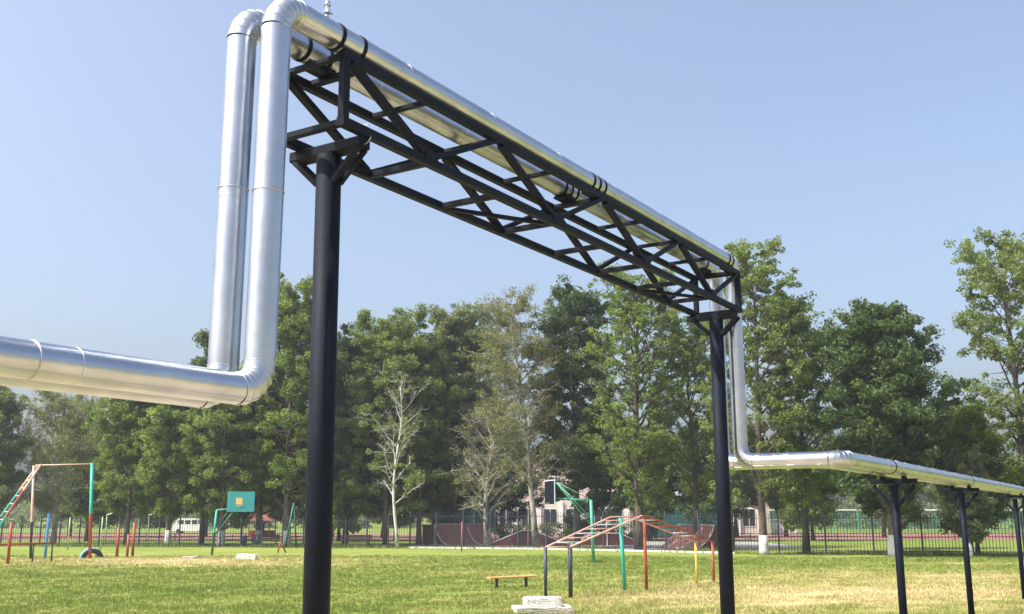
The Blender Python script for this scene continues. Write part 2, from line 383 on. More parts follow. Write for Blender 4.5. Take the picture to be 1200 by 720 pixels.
# ------------------------------------------------------------------ pipes
def pipeline(name, label, pts, bends, joints, straps, vent=None):
    """clad pipe through corner points with gored elbows"""
    root = empty(name, (pts[3].x, pts[3].y, 0), 0, label, 'pipe', 'insulated pipes laid side by side over the truss')
    inv = Matrix.Translation(-V((pts[3].x, pts[3].y, 0)))
    def fin(mb, nm, mat):
        o = mb.build(nm, mat, root); o.matrix_parent_inverse = inv; return o
    ends = [pts[0]]
    for i in range(1, len(pts)-1):
        p = V(pts[i]); a = (V(pts[i-1])-p).normalized(); c = (V(pts[i+1])-p).normalized(); R = bends[i-1]
        half = math.acos(max(-1, min(1, a.dot(c))))/2; L_ = R/math.tan(half); cen = p + (a+c).normalized()*(R/math.sin(half))
        n = 6; arc = []
        for k in range(n+1):
            u = k/n; v0 = (p+a*L_-cen); v1 = (p+c*L_-cen); ang = v0.angle(v1)
            arc.append(cen + (v0*math.sin((1-u)*ang)+v1*math.sin(u*ang))/math.sin(ang))
        ends.append((arc, i)); 
    ends.append(pts[-1])
    prev = V(ends[0]); segs = []
    for e in ends[1:-1]:
        segs.append(('pipe_run', [prev, e[0][0]])); segs.append(('elbow', e[0])); prev = e[0][-1]
    segs.append(('pipe_run', [prev, V(ends[-1])]))
    for nm, pl in segs:
        mb = MB()
        if nm == 'elbow':      # mitred gores: each its own ring so creases stay crisp
            n = 40; rings = []
            pl2 = [pl[0]] + [x.copy() for x in pl[1:-1]] + [pl[-1]]
            ref = None
            nrm = (pl[0]-pl[1]).cross(pl[-1]-pl[-2]).normalized()
            for i, p in enumerate(pl2):
                a_ = (pl2[min(i+1, len(pl2)-1)]-pl2[max(i-1, 0)]).normalized()
                if i == 0: a_ = (pts_dir[nm, 0] if False else (pl2[1]-pl2[0]).normalized())
                y = a_.cross(nrm).normalized()
                rings.append([p+(nrm*math.cos(2*math.pi*k/n)+y*math.sin(2*math.pi*k/n))*(PR+.003) for k in range(n)])
            for i in range(len(rings)-1):
                mb.add(rings[i]+rings[i+1], [(k, (k+1) % n, (k+1) % n+n, k+n) for k in range(n)], 0, True)
                mb.torus(pl2[i], (pl2[min(i+1, len(pl2)-1)]-pl2[max(i-1, 0)]), PR+.003, .0042, 40, 6)
            mb.torus(pl2[-1], (pl2[-1]-pl2[-2]), PR+.003, .004, 40, 6)
            mb.torus(pl2[0], (pl2[1]-pl2[0]), PR+.003, .004, 40, 6)
        else:
            ln = (pl[1]-pl[0]).length; n = max(1, int(ln/1.2))
            q = [pl[0].lerp(pl[1], i/n) for i in range(n+1)]
            for i in range(n):
                mb.tube([q[i], q[i+1]], PR, 48, caps=False)
                if i: mb.torus(q[i], pl[1]-pl[0], PR, .0032, 44, 6)
            a_ = (pl[1]-pl[0]).normalized()   # rolled lap seam along the sheet
            x = a_.cross(V((0,0,1))) if abs(a_.z) < .9 else D.copy()
            x.normalize(); dn = (x*.75 + (V((0,0,-1)) if abs(a_.z) < .9 else T)*.65).normalized()
            mb.tube([pl[0]+dn*PR, pl[1]+dn*PR], .003, 6, caps=False)
        fin(mb, nm, M['clad'])
    for p, a_ in joints:
        fin(MB().torus(p, a_, PR+.002, .006, 48, 8), 'joint_band', M['clad'])
    for p in straps:
        mb = MB(); q0 = V(p)-D*.018; q1 = V(p)+D*.018
        mb.tube([q0, q1], PR+.006, 40, caps=True)
        fin(mb, 'strap', M['steel'])
    if vent is not None:
        p = V(vent); mb = MB()
        mb.tube([p, p+V((0,0,PR+.04))], .014, 10).tube([p+V((0,0,PR+.055)), p+V((0,0,PR+.085))], .026, 6, smooth=False)
        mb.tube([p+V((0,0,PR+.085)), p+V((0,0,PR+.13))], .017, 10).tube([p+V((0,0,PR+.12)), p+V((0,0,PR+.155))], [.028, .020], 8)
        mb.beam(p+V((0,0,PR+.07))-T*.0, p+V((0,0,PR+.07))+D*.06, .014, .012)
        fin(mb, 'air_vent', M['zinc'])
    return root
# wire tie left hanging on the near cap beam
wt = MB().torus(W(5.98, -5.21, ZB-.02), D, .085, .004, 20, 5, .4, 5.2).build('wire_tie', M['zinc'], br); wt.matrix_parent_inverse = Matrix.Translation(-bro)
ZL = 3.26; ZR = 3.20
TC1, TC2 = -3.82, -4.17
p1 = [W(-14, PT1, ZL), W(5.08, PT1, ZL), W(5.08, PT1, ZP), W(14.72, PT1, ZP), W(14.72, PT1, ZR), W(14.72, TC1, ZR), W(95, TC1, ZR)]
p2 = [W(-14, PT2, ZL), W(5.08, PT2, ZL), W(5.08, PT2, ZP), W(14.96, PT2, ZP), W(14.96, PT2, ZR), W(14.96, TC2, ZR), W(95, TC2, ZR)]
up = V((0,0,1))
pipeline('insulated_pipe', 'silver pipe nearer the viewer, its tall riser right beside the black column', p1, [.2,.2,.2,.2,.2],
         [(W(5.08, PT1, 4.72), up), (W(3.35, PT1, ZL), D), (W(14.72, PT1, 4.9), up), (W(17.9, TC1, ZR), D)],
         [W(5.72, PT1, ZP), W(5.98, PT1, ZP), W(10.02, PT1, ZP), W(10.16, PT1, ZP), W(10.3, PT1, ZP), W(14.35, PT1, ZP), W(14.5, PT1, ZP), W(25.3, TC1, ZR), W(17.5, TC1, ZR), W(34.7, TC1, ZR)],
         W(5.62, PT1, ZP))
pipeline('insulated_pipe', 'silver-clad pipe farther from the viewer, leftmost of the two tall risers', p2, [.2,.2,.2,.2,.2],
         [(W(5.08, PT2, 4.80), up), (W(14.96, PT2, 4.9), up)],
         [W(5.72, PT2, ZP), W(5.98, PT2, ZP), W(10.02, PT2, ZP), W(10.16, PT2, ZP), W(10.3, PT2, ZP), W(14.4, PT2, ZP), W(25.3, TC2, ZR), W(17.5, TC2, ZR), W(34.7, TC2, ZR)])

# pipe supports on the right
sup = empty('pipe_support', (0,0,0), 0, 'x', 'pipe support', 'low black steel supports under the pipes')
zc = ZR-PR-.05
MB().tube([(0,0,0),(0,0,zc-.1)], .066, 20).build('post', M['steel'], sup)
MB().beam(T*-.38+V((0,0,zc-.04)), T*.38+V((0,0,zc-.04)), .11, .08).build('cap_beam', M['steel'], sup)
for sg in (-1, 1):
    MB().beam(T*sg*.06+V((0,0,zc-.45)), T*sg*.34+V((0,0,zc-.11)), .05, .055).build('brace', M['steel'], sup)
for sg in (-1, 1):
    MB().beam(T*sg*.175-D*.1+V((0,0,zc+.022)), T*sg*.175+D*.1+V((0,0,zc+.022)), .06, .044).build('saddle', M['steel'], sup)
labs = ['black steel post under the pipes, first one right of the tall truss column',
        'black steel post under the pipes, middle one of the three at the right',
        'black steel post under the pipes, farthest and rightmost of the three']
for i, s_ in enumerate((18.6, 25.3, 34.75)):
    o = sup if i == 0 else copy_tree(sup); o.location = W(s_, -4.01, 0); o['label'] = labs[i]

# ------------------------------------------------------------------ fences
def fence(name, label, pts, pitch, h, gap=.2, mat=None, group=None):
    mat = mat or M['navy']
    root = empty(name, (pts[0][0], pts[0][1], 0), 0, label, 'fence')
    inv = Matrix.Translation(-V((pts[0][0], pts[0][1], 0)))
    def fin(mb, nm, mt=mat):
        o = mb.build(nm, mt, root); o.matrix_parent_inverse = inv
    P0 = []
    for a, b in zip(pts[:-1], pts[1:]):
        a, b = V((*a, 0)), V((*b, 0)); n = max(1, round((b-a).length/pitch))
        P0 += [a.lerp(b, i/n) for i in range(n)]
    P0.append(V((*pts[-1], 0)))
    for p in P0: fin(MB().beam(p, p+V((0,0,h+.08)), .1, .1, D), 'post')
    for a, b in zip(P0[:-1], P0[1:]):
        d = (b-a).normalized(); mb = MB(); L_ = (b-a).length
        for z in (.25, h-.3): mb.beam(a+d*.04+V((0,0,z)), b-d*.04+V((0,0,z)), .03, .04, ch=.002)
        k = int((L_-.1)/gap); st = L_/(k+1)
        for i in range(1, k+1):
            p = a+d*(st*i)+V((-d.y, d.x, 0))*.028*-1
            mb.beam(p+V((0,0,.1)), p+V((0,0,h)), .026, .026, ch=.001)
        fin(mb, 'picket_panel')
    return root
fence('picket_fence', 'dark metal picket fence behind the colourful playground frames at the left', [FL[0], FL[1], FL[2]], 1.75, 2.35, .22)
fence('picket_fence', 'dark metal picket fence in front of the maroon skate ramps', [FL[2], FL[3], FL[4]], 2.4, 2.75, .19)
fence('picket_fence', 'dark metal picket fence under the big trees, right of the far truss column', [FL[4], FL[5], FL[6]], 3.1, 2.62, .2)

# ------------------------------------------------------------------ skate ramps
def quarter_pipe(loc, rz, label, w=4.6, r=1.9, flip=False):
    root = empty('quarter_pipe', loc, rz, label, 'skate ramp')
    h = 1.75; pr = [(-1.9, 0), (-1.9, h), (0, h)]
    R_ = 2.3
    for k in range(1, 11):
        a = math.radians(14+ (90-14)*k/10); a0 = math.radians(14)
        x = R_*(math.cos(a0)-math.cos(a)); z = h - R_*(math.sin(a)-math.sin(a0))*h/(R_*(1-math.sin(a0)))
        pr.append((x, max(z, .02)))
    pr.append((pr[-1][0], 0))
    n = len(pr)
    mb = MB(); mb.tube([(x, w*.62, z+.03) for x, z in pr[2:-1]], .03, 6); mb.build('edge_trim', M['trim'], root)
    for y in (0, w):
        mb = MB(); mb.add([(x, y-.02, z) for x, z in pr]+[(x, y+.02, z) for x, z in pr], [tuple(range(n))[::-1], tuple(range(n, 2*n))]+[(i, (i+1) % n, (i+1) % n+n, i+n) for i in range(n)])
        mb.build('side_panel', M['plyd'], root)
    mb = MB()
    for i in range(2, n-2):
        (x0, z0), (x1, z1) = pr[i], pr[i+1]
        mb.add([(x0,.03,z0+.012),(x0,w-.03,z0+.012),(x1,w-.03,z1+.012),(x1,.03,z1+.012)], [(0,3,2,1)], 0, True)
    mb.add([(pr[2][0],.03,h+.012),(-1.9,.03,h+.012),(-1.9,w-.03,h+.012),(pr[2][0],w-.03,h+.012)], [(0,3,2,1)])
    mb.build('riding_surface', M['ply'], root)
    mb = MB(); mb.tube([(x, -.03, z+.03) for x, z in pr[2:-1]], .035, 6); mb.build('edge_trim', M['trim'], root)
    mb = MB(); mb.tube([(x, w+.03, z+.03) for x, z in pr[2:-1]], .035, 6); mb.build('edge_trim', M['trim'], root)
    MB().tube([(0,-.04,h+.04),(0,w+.04,h+.04)], .035, 8).build('coping', M['rung'], root)
    MB().beam((-.05,-.06,0),(-.05,-.06,h), .06,.05).build('stile', M['trim'], root)
    return root
quarter_pipe((-6.6, 90.2, 0), math.radians(-50), 'maroon quarter pipe at the left end of the skate park', 5.6)
q = quarter_pipe((13.3, 84.5, 0), math.radians(205), 'maroon quarter pipe behind the climbing ladder, near the far truss column', 5.0)
def funbox(loc, rz, L_, top, h, w, label):
    root = empty('ramp_box', loc, rz, label, 'skate ramp')
    pr = [(-L_/2, .02), (-top/2, h), (top/2, h), (L_/2, .02)]
    for y in (0, w):
        MB().add([(x, y-.02, max(z-.02, 0)) for x, z in pr]+[(x, y+.02, max(z-.02, 0)) for x, z in pr], [(3,2,1,0),(4,5,6,7),(0,1,5,4),(1,2,6,5),(2,3,7,6),(3,0,4,7)]).build('side_panel', M['plyd'], root)
    mb = MB(); mb.add([(x, 0, z+.01) for x, z in pr]+[(x, w, z+.01) for x, z in pr], [(0,1,5,4),(1,2,6,5),(2,3,7,6)]); mb.build('riding_surface', M['ply'], root)
    MB().beam((0,-.05,0),(0,-.05,h-.03), .09,.05).build('stile', M['trim'], root)
    MB().tube([(x, -.03, z+.02) for x, z in pr], .03, 6).build('edge_trim', M['trim'], root)
funbox((1.35, 88.5, 0), math.radians(-4), 7.2, 1.0, 1.25, 3.5, 'low maroon double-sided ramp between quarter pipe and birch trunk')
funbox((8.2, 90.5, 0), math.radians(3), 6.4, 2.2, 1.0, 3.0, 'low maroon ramp glimpsed under the climbing ladder')
# teal net screen by the skate park
sc = empty('screen_fence', (-7.2, 94, 0), 0, 'teal sheet screen behind the quarter pipe', 'fence')
for i in range(4): MB().beam((i*1.9,0,0),(i*1.9,0,3.45), .08,.08).build('post', M['teal'] if i else M['trim'], sc)
for i in range(3):
    mb = MB(); x0 = i*1.9+.05
    n = 18; st = 1.8/n
    for k in range(n): mb.box((x0+k*st, -.012 if k % 2 else .012, 1.7), (x0+k*st+st*.97, .004 if k % 2 else .028, 3.4))
    mb.build('sheet_panel', M['tealm'], sc)

# ------------------------------------------------------------------ buildings beyond
def window(mbparent, x, z, w, h, y=0, frame='trim'):
    f = MB(); t_ = .07
    f.box((x-w/2, y-.06, z), (x+w/2, y-.003, z+t_)).box((x-w/2, y-.06, z+h-t_), (x+w/2, y-.003, z+h)).box((x-w/2, y-.06, z+t_), (x-w/2+t_, y-.003, z+h-t_)).box((x+w/2-t_, y-.06, z+t_), (x+w/2, y-.003, z+h-t_)).box((x-.03, y-.05, z+t_), (x+.03, y-.003, z+h-t_))
    o = f.build('window', M[frame], mbparent)
    MB().box((x-w/2+t_, y-.02, z+t_), (x+w/2-t_, y-.004, z+h-t_)).build('pane', M['glass'], o)
bl = empty('school_building', (-9, 142, 0), 0, 'long building with pink upper walls and cream ground floor behind the trees', 'building')
MB().box((0,0,0),(44,14,4.6)).build('ground_floor_wall', M['plaster'], bl)
MB().box((.0,.0,4.603),(30,14,9.9)).build('upper_wall', M['pink'], bl)
MB().box((-.3,-.35,9.903),(30.3,14.3,10.25)).build('roof', M['roofm'], bl)
MB().box((30.02,-.3,4.603),(44.3,14.3,4.95)).build('annex_roof', M['roofm'], bl)
for i in range(15): MB().box((.5+i*3.0,-.32,0),(.95+i*3.0,-.003,4.5)).build('pilaster', M['trim'], bl)
for i in range(14):
    window(bl, 2.2+i*3.0, 1.1, 1.8, 2.4)
for i in range(9):
    for z in (5.9,): window(bl, 2.4+i*3.1, z, 1.7, 1.9)
sh = empty('shed', (15.5, 122, 0), 0, 'teal metal shed between the trees and the far truss column', 'shed')
mb = MB().box((0,0,0),(9.5,5,4.6))
for k in range(24): mb.box((k*.4,-.05,.1),(k*.4+.2,-.001,4.5))
mb.build('wall', M['tealm'], sh); MB().add([(-.3,-.4,4.6),(9.8,-.4,4.6),(9.8,5.4,4.6),(-.3,5.4,4.6),(-.3,2.5,5.4),(9.8,2.5,5.4)], [(0,1,5,4),(2,3,4,5),(1,2,5),(3,0,4),(0,3,2,1)]).build('roof', M['roofm'], sh)
MB().box((3.5,-.09,0),(5.2,-.052,2.5)).build('door', M['dgreen'], sh)
ga = empty('garage', (37.6, 148, 0), 0, 'small white garage beyond the red track, right of the far truss column', 'garage')
MB().box((0,0,0),(2.6,4,1.9)).build('wall', M['white'], ga); MB().box((-.15,-.2,1.903),(2.75,4.2,2.05)).build('roof', M['roofm'], ga); MB().box((.4,-.05,0),(2.1,-.003,1.5)).build('door', M['trim'], ga)
# red gazebo
gz = empty('gazebo', (-28.5, 118, 0), 0, 'small red-roofed gazebo beyond the fence near the teal backboard', 'gazebo')
for x in (-1.5, 1.5):
    for y in (-1.5, 1.5): MB().beam((x,y,0),(x,y,2.0), .12,.12).build('post', M['red'], gz)
MB().add([(-1.9,-1.9,2.0),(1.9,-1.9,2.0),(1.9,1.9,2.0),(-1.9,1.9,2.0),(0,0,3.1)], [(0,1,4),(1,2,4),(2,3,4),(3,0,4),(3,2,1,0)]).build('roof', M['redroof'], gz)
MB().box((-1.5,1.3,.2),(1.5,1.42,.9)).build('back_panel', M['red'], gz)
# white van
vn = empty('van', (-48, 157, 0), 0, 'white passenger van with dark side windows beyond the left fence', 'van')
prof = [(-2.6,.35),(-2.6,1.15),(-2.3,1.35),(-1.9,2.1),(-1.6,2.2),(2.4,2.2),(2.6,2.05),(2.65,.35)]
mb = MB(); n = len(prof); mb.add([(x,-.95,z) for x, z in prof]+[(x,.95,z) for x, z in prof], [tuple(range(n)), tuple(range(n,2*n))[::-1]]+[(i,i+n,(i+1) % n+n,(i+1) % n) for i in range(n)]); mb.build('body', M['white'], vn)
for x in (-1.35,-.35,.65,1.65): MB().box((x-.4,-.97,1.35),(x+.4,-.953,1.95)).build('window', M['glass'], vn)
for x in (-1.7,1.7):
    for y in (-.9,.72): MB().tube([(x,y-.06,.34),(x,y+.18,.34)], .34, 16).build('wheel', M['rubber'], vn)
# court fence far right (green with pale top rail)
cf = empty('court_fence', (25, 160, 0), 0, 'green court fence with pale top rail beyond the red track', 'fence')
for i in range(21):
    MB().beam((i*4,0,0),(i*4,0,3.4), .1,.1).build('post', M['teal'], cf)
MB().beam((0,-.08,3.45),(80,-.08,3.45), .12,.16).build('top_rail', M['trim'], cf)
mb = MB()
for k in range(400): mb.box((k*.2,0,.05),(k*.2+.05,.02,3.3))
for z in (.6,1.2,1.8,2.4,3.0): mb.box((0,.022,z),(80,.04,z+.05))
mb.build('mesh_infill', M['dgreen'], cf)
# barrier along the track, left and centre
for nm, x0, x1, y, lab in (('track_barrier', -62, -16, 109, 'low red rail barrier along the track behind the left fence'), ('track_barrier', 15.5, 60, 108, 'low red rail barrier along the track right of the far truss column')):
    rt = empty(nm, (x0, y, 0), 0, lab, 'barrier')
    k = int((x1-x0)/3)
    for i in range(k+1): MB().beam((i*3,0,0),(i*3,0,.75), .07,.07).build('post', M['red'], rt)
    for z in (.4,.72): MB().beam((0,-.06,z),(k*3,-.06,z), .03,.07).build('rail', M['red'], rt)

# ------------------------------------------------------------------ park furniture behind the fence
def bench_back(loc, label, n=2.0):
    r_ = empty('park_bench', loc, 0, label, 'bench')
    mb = MB()
    for k in range(3): mb.box((-n/2, -.2+k*.15, .44), (n/2, -.08+k*.15, .48))
    mb.build('seat', M['wood'], r_)
    mb = MB()
    for k in range(3): mb.box((-n/2, .28, .55+k*.14), (n/2, .31, .66+k*.14))
    mb.build('backrest', M['wood'], r_)
    for x in (-n/2+.2, n/2-.2): MB().beam((x,-.15,0),(x,-.15,.44), .06,.06).beam((x,.25,0),(x,.33,.95), .06,.06).beam((x,-.15,.42),(x,.25,.42), .05,.04).build('leg', M['navy'], r_)
bench_back((-20.9, 88.6, 0), 'dark slatted park bench behind the fence beside the litter bin', 2.4)
bench_back((-12.9, 86.6, 0), 'dark slatted park bench behind the fence, left of the white-barked tree', 2.6)
def litter(loc, label):
    r_ = empty('litter_bin', loc, 0, label, 'litter bin')
    MB().tube([(0,0,.08),(0,0,.85)], [.2,.27], 14).build('body', M['navy'], r_); MB().torus((0,0,.86),(0,0,1),.26,.025,20,6).build('rim', M['dust_steel'], r_)
    MB().beam((0,.3,0),(0,.3,1.0), .05,.05).build('post', M['navy'], r_)
litter((-22.3, 87.4, 0), 'dark litter bin behind the fence, below the teal backboard')
litter((-14.9, 86.0, 0), 'dark litter bin at the end of the bench, near the white-barked tree')
lp = empty('garden_lamp', (0,0,0), 0, 'x', 'lamp', 'short lamps behind the left fence')
MB().tube([(0,0,0),(0,0,2.55)], .045, 8).build('pole', M['lgreen'], lp)
MB().beam((-.05,0,2.55),(.45,0,2.72), .16,.07).build('lamp_head', M['white'], lp)
for i, (x, y, lb_) in enumerate(((-34.6, 89.3, 'short lamp with white head behind the two-tone post and tyre'), (-30.9, 89.0, 'short lamp with white head just right of the red posts'))):
    o = lp if i == 0 else copy_tree(lp); o.location = (x, y, 0); o['label'] = lb_

# ------------------------------------------------------------------ playground, left
cf_ = empty('climbing_frame', (-28.2, 61.7, 0), 0, 'tall red and green climbing frame with sloping ladder rails at the left edge', 'climbing frame')
ci = Matrix.Translation(-V((-28.2, 61.7, 0)))
def cpart(mb, nm, mats):
    o = mb.build(nm, mats, cf_); o.matrix_parent_inverse = ci; return o
cpart(MB().tube([(-28.2,61.7,0),(-28.32,61.7,2.1),(-28.5,61.7,5.4)], .075, 10, mis=[0,1]), 'post', [M['navy'], M['salmon']])
cpart(MB().tube([(-24.72,61.7,0),(-24.88,61.7,2.6),(-25.03,61.7,5.55)], .1, 10, mis=[0,1]), 'post', [M['red'], M['teal']])
cpart(MB().tube([(-28.4,61.7,5.42),(-25.03,61.7,5.5)], .035, 8), 'crossbar', M['salmon'])
r1 = [V((-28.35,61.9,5.45)), V((-31.5,61.2,-.05))]; r2 = [V((-27.9,61.3,5.45)), V((-30.4,59.8,-.05))]
for a, b in (r1, r2):
    cpart(MB().tube([a, a.lerp(b,.28), a.lerp(b,.55), b], .065, 8, mis=[0,1,2]), 'ladder_rail', [M['salmon'], M['red'] if a is r2[0] else M['teal'], M['teal'] if a is r2[0] else M['red']])
for k in range(1, 12):
    u = k/12; cpart(MB().tube([r1[0].lerp(r1[1],u), r2[0].lerp(r2[1],u)], .025, 6), 'rung', M['rung'])
lbm = empty('balance_bar', (-26.4, 57, 0), 0, 'low red horizontal bar on red and dark legs at the left edge', 'exercise bar')
MB().tube([(-3.2,-2.6,.95),(1.5,.4,1.0)], .05, 8).build('bar', M['red'], lbm)
MB().tube([(.1,-2.0,0),(.1,-2.0,2.1)], .08, 8).build('leg', M['red'], lbm)
for x, y in ((.55,-.2),(1.35,.3)): MB().tube([(x,y,0),(x,y,.98)], .045, 8).build('leg', M['navy'], lbm)
def post(name, loc, h, r, mat, label, group=None, cat='post', cap=True):
    mb = MB().tube([(0,0,0),(0,0,h)], r, 12); mb.tube([(0,0,h-.004),(0,0,h+.03)], [r*1.08, r*.6], 12)
    o = mb.build(name, mat); o.location = loc; return tag(o, label, cat, group)
post('exercise_post', (-27.3,61.6,0), 2.6, .075, M['blue'], 'bright blue upright post on the playground')
post('exercise_post', (-32.7,77.4,0), 2.35, .05, M['lgreen'], 'thin pale green post behind the blue post', )
post('exercise_post', (-30.3,77.4,0), 2.4, .05, M['lgreen'], 'thin pale green post just right of the tall two-tone post')
post('red_post', (-24.13,64.3,0), 1.8, .085, M['red'], 'red post nearest the tyre, left of the red pair')
post('red_post', (-23.5,64.3,0), 1.35, .08, M['red'], 'shorter red post of the close pair on the playground')
post('red_post', (-23.68,65.7,0), 2.05, .085, M['red'], 'taller red post of the close pair on the playground')
post('red_post', (-3.53,73.7,0), 2.05, .04, M['red'], 'thin red post in front of the quarter pipe')
o = MB().tube([(0,0,0),(.15,0,.75)], .05, 8).tube([(.5,.2,0),(.15,0,.75)], .05, 8).build('red_stake', M['red']); o.location = (-16.0,71.9,0); tag(o, 'short red leaning stake left of the near truss column', 'stake')
# half-buried tyre
ty = empty('half_tyre', (-25.25, 63.2, 0), math.radians(20), 'half-buried tyre painted light blue on one side', 'tyre')
MB().torus((0,0,-.08),(0,1,0), .52, .17, 44, 12, mif=lambda u: 0).build('tread', [M['lblue']], ty)
MB().torus((.04,-.06,-.08),(0,1,0), .50, .155, 44, 12).build('sidewall', [M['rubber']], ty)
# backboard left
b1 = empty('basketball_hoop', (-19.1, 67.0, 0), 0, 'green basketball stand with teal backboard and ochre square at the left', 'basketball hoop', 'basketball stands on the field')
MB().tube([(0,0,0),(.06,0,1.4),(.16,0,2.85)], .07, 10, mis=[0,1]).build('pole', [M['dgreen'], M['teal']], b1)
MB().tube([(.16,0,2.85),(1.0,.05,2.9)], .04, 8).build('arm', M['green'], b1)
MB().tube([(.06,0,1.2),(1.5,.05,3.1)], .05, 8).build('strut', M['dgreen'], b1)
MB().tube([(.1,.1,1.8),(1.0,.1,2.9)], .035, 8).build('strut', M['dgreen'], b1)
bo = MB().box((.8,-.03,2.72),(2.55,.03,4.0)).build('backboard', M['board'], b1)
MB().box((1.38,-.036,3.18),(1.78,-.031,3.6)).build('target_square', M['ochre'], bo)
mb = MB().torus((1.72,-.28,3.08),(0,0,1), .225, .014, 24, 6); mb.tube([(1.62,-.03,3.08),(1.62,-.08,3.08)], .015, 6).tube([(1.82,-.03,3.08),(1.82,-.08,3.08)], .015, 6); mb.build('hoop', M['salmon'], b1)
# backboard right
b2 = empty('basketball_hoop', (4.34, 56.0, 0), 0, 'green basketball stand with dark backboard seen edge-on, behind the bench', 'basketball hoop', 'basketball stands on the field')
MB().tube([(0,0,0),(-.1,0,3.3)], .085, 12).build('pole', M['green'], b2)
MB().tube([(-.1,0,3.27),(-2.0,.1,3.38)], .05, 8).build('arm', M['green'], b2)
MB().tube([(-.06,0,1.9),(-1.95,-.2,4.2)], .035, 8).build('strut', M['green'], b2)
MB().tube([(-.08,.05,2.3),(-1.9,.45,4.25)], .035, 8).build('strut', M['green'], b2)
MB().tube([(-.1,0,3.3),(-1.9,.3,4.25)], .018, 6).build('strut', M['green'], b2)
a_ = math.radians(76)
def bb(u, z, off=0):   # board lies nearly along the view
    return V((-2.3 - math.cos(a_)*u*1 - off*math.sin(a_), u*math.sin(a_)*1 - off*math.cos(a_)*1, z))
ux = (bb(1,0)-bb(0,0)).normalized(); un = V((0,0,1)).cross(ux)
bo = MB().obox(bb(0,3.68), ux*.9, un*.03, V((0,0,.62))).build('backboard', M['steel'], b2)
mb = MB()
for z in (3.04, 4.32): mb.beam(bb(-.92,z), bb(.92,z), .05,.05)
for u in (.92,): mb.beam(bb(u,3.07), bb(u,4.29), .05,.05)
mb.beam(bb(-.92,3.07), bb(-.92,4.29), .05,.05)
mb.build('board_frame', M['rung'], bo)
mb = MB(); c = bb(0,3.12)+V((-.35,-.09,0)); mb.torus(c,(0,0,1), .225,.016,24,6); mb.tube([bb(0,3.12), c+V((.22,.05,0))], .02, 6); mb.build('hoop', M['salmon'], b2)
# other far green post at the fence, behind near column
t3 = empty('goal_post', (-17.6, 83.2, 0), 0, 'leaning dark green post pair left of the near truss column', 'post')
MB().tube([(-.35,0,0),(.2,0,3.5)], .09, 10).build('upright', M['dgreen'], t3); MB().tube([(.5,.2,0),(.2,0,3.4)], .07, 10).build('stay', M['dgreen'], t3)

# ------------------------------------------------------------------ climbing ladder, bench, blocks
ml = empty('arched_ladder', (4.1, 35.2, 0), 0, 'arched overhead ladder with teal, red and navy legs on the lawn', 'climbing ladder')
mi_ = Matrix.Translation(-V((4.1, 35.2, 0)))
def mpart(mb, nm, mats):
    o = mb.build(nm, mats, ml); o.matrix_parent_inverse = mi_; return o
A = [V((1.01,31.75,1.5)), V((3.50,34.7,2.42)), V((6.73,38.5,1.5))]; B = [V((1.78,32.2,1.5)), V((4.52,35.6,2.42)), V((7.50,39.3,1.5))]
for p, h_, r_, mt in ((A[0],1.5,.05,'navy'),(B[0],1.48,.065,'navy'),(A[2],1.5,.045,'yellow'),(B[2],1.5,.05,'red')):
    mpart(MB().tube([(p.x,p.y,0),(p.x,p.y,h_)], r_, 12), 'leg', M[mt])
mpart(MB().tube([(3.68,34.55,0),(3.58,34.6,2.36)], .062, 12), 'leg', M['teal'])
mpart(MB().tube([(4.52,35.6,0),(4.5,35.6,2.38)], .055, 12), 'leg', M['red'])
A1b, A1c = V((3.25,34.4,2.40)), V((3.95,35.25,2.40)); B1b, B1c = V((4.4,35.45,2.44)), V((4.7,35.8,2.40))
ra = [A[0], A1b, A1c, A[2]]; rb = [B[0], B1b, B1c, B[2]]
mpart(MB().tube(ra, .028, 10, mis=[0,0,0]), 'side_rail', [M['salmon']])
mpart(MB().tube(rb, .030, 10, mis=[0,1,1]), 'side_rail', [M['salmon'], M['red']])
for k in range(0, 7):
    u = k/7; mpart(MB().tube([ra[0].lerp(ra[1],u), rb[0].lerp(rb[1],u)], .018, 8), 'rung', M['salmon'] if k in (0,) else (M['rung'] if k % 2 else M['salmon']))
for k in range(0, 9):
    u = k/8; mpart(MB().tube([ra[2].lerp(ra[3],u), rb[2].lerp(rb[3],u)], .018, 8), 'rung', M['red'] if k not in (1,5,6) else M['rung'])
bn = empty('low_bench', (0, 36.55, 0), math.radians(29), 'low orange plank bench on two black legs on the lawn', 'bench')
a0 = V((-1.0,0,.33)); a1 = V((1.0,0,.36))
mb = MB(); mb.beam((-.92,0,.36),(.92,0,.38), .3,.05, ch=.01); mb.build('seat', M['orange'], bn)
for x in (-.6,.56): MB().beam((x,0,0),(x,0,.338), .07,.09).build('leg', M['navy'], bn)
# concrete blocks near the bottom edge
def rough_block(mb, x0,y0,z0,x1,y1,z1, seed, n=7, amp=.02):
    r_ = random.Random(seed)
    import bmesh
    bmm = bmesh.new(); bmesh.ops.create_cube(bmm, size=1)
    bmesh.ops.subdivide_edges(bmm, edges=bmm.edges[:], cuts=n, use_grid_fill=True)
    base = len(mb.v)
    for v in bmm.verts:
        x, y, z = v.co.x+.5, v.co.y+.5, v.co.z+.5
        e = sum(1 for q in (x, y, z) if q < .01 or q > .99)
        k = amp*(.5 if e == 1 else 1.0)
        cx = [.5+(q-.5)*(1-(.012 if e > 1 else 0)) for q in (x, y, z)]
        mb.v.append((x0+(x1-x0)*cx[0]+r_.uniform(-k,k), y0+(y1-y0)*cx[1]+r_.uniform(-k,k), z0+(z1-z0)*cx[2]+r_.uniform(-k,k)))
    bmm.verts.index_update()
    for f in bmm.faces:
        mb.f.append(tuple(base+v.index for v in f.verts)); mb.m.append(0); mb.sm.append(False)
    bmm.free()
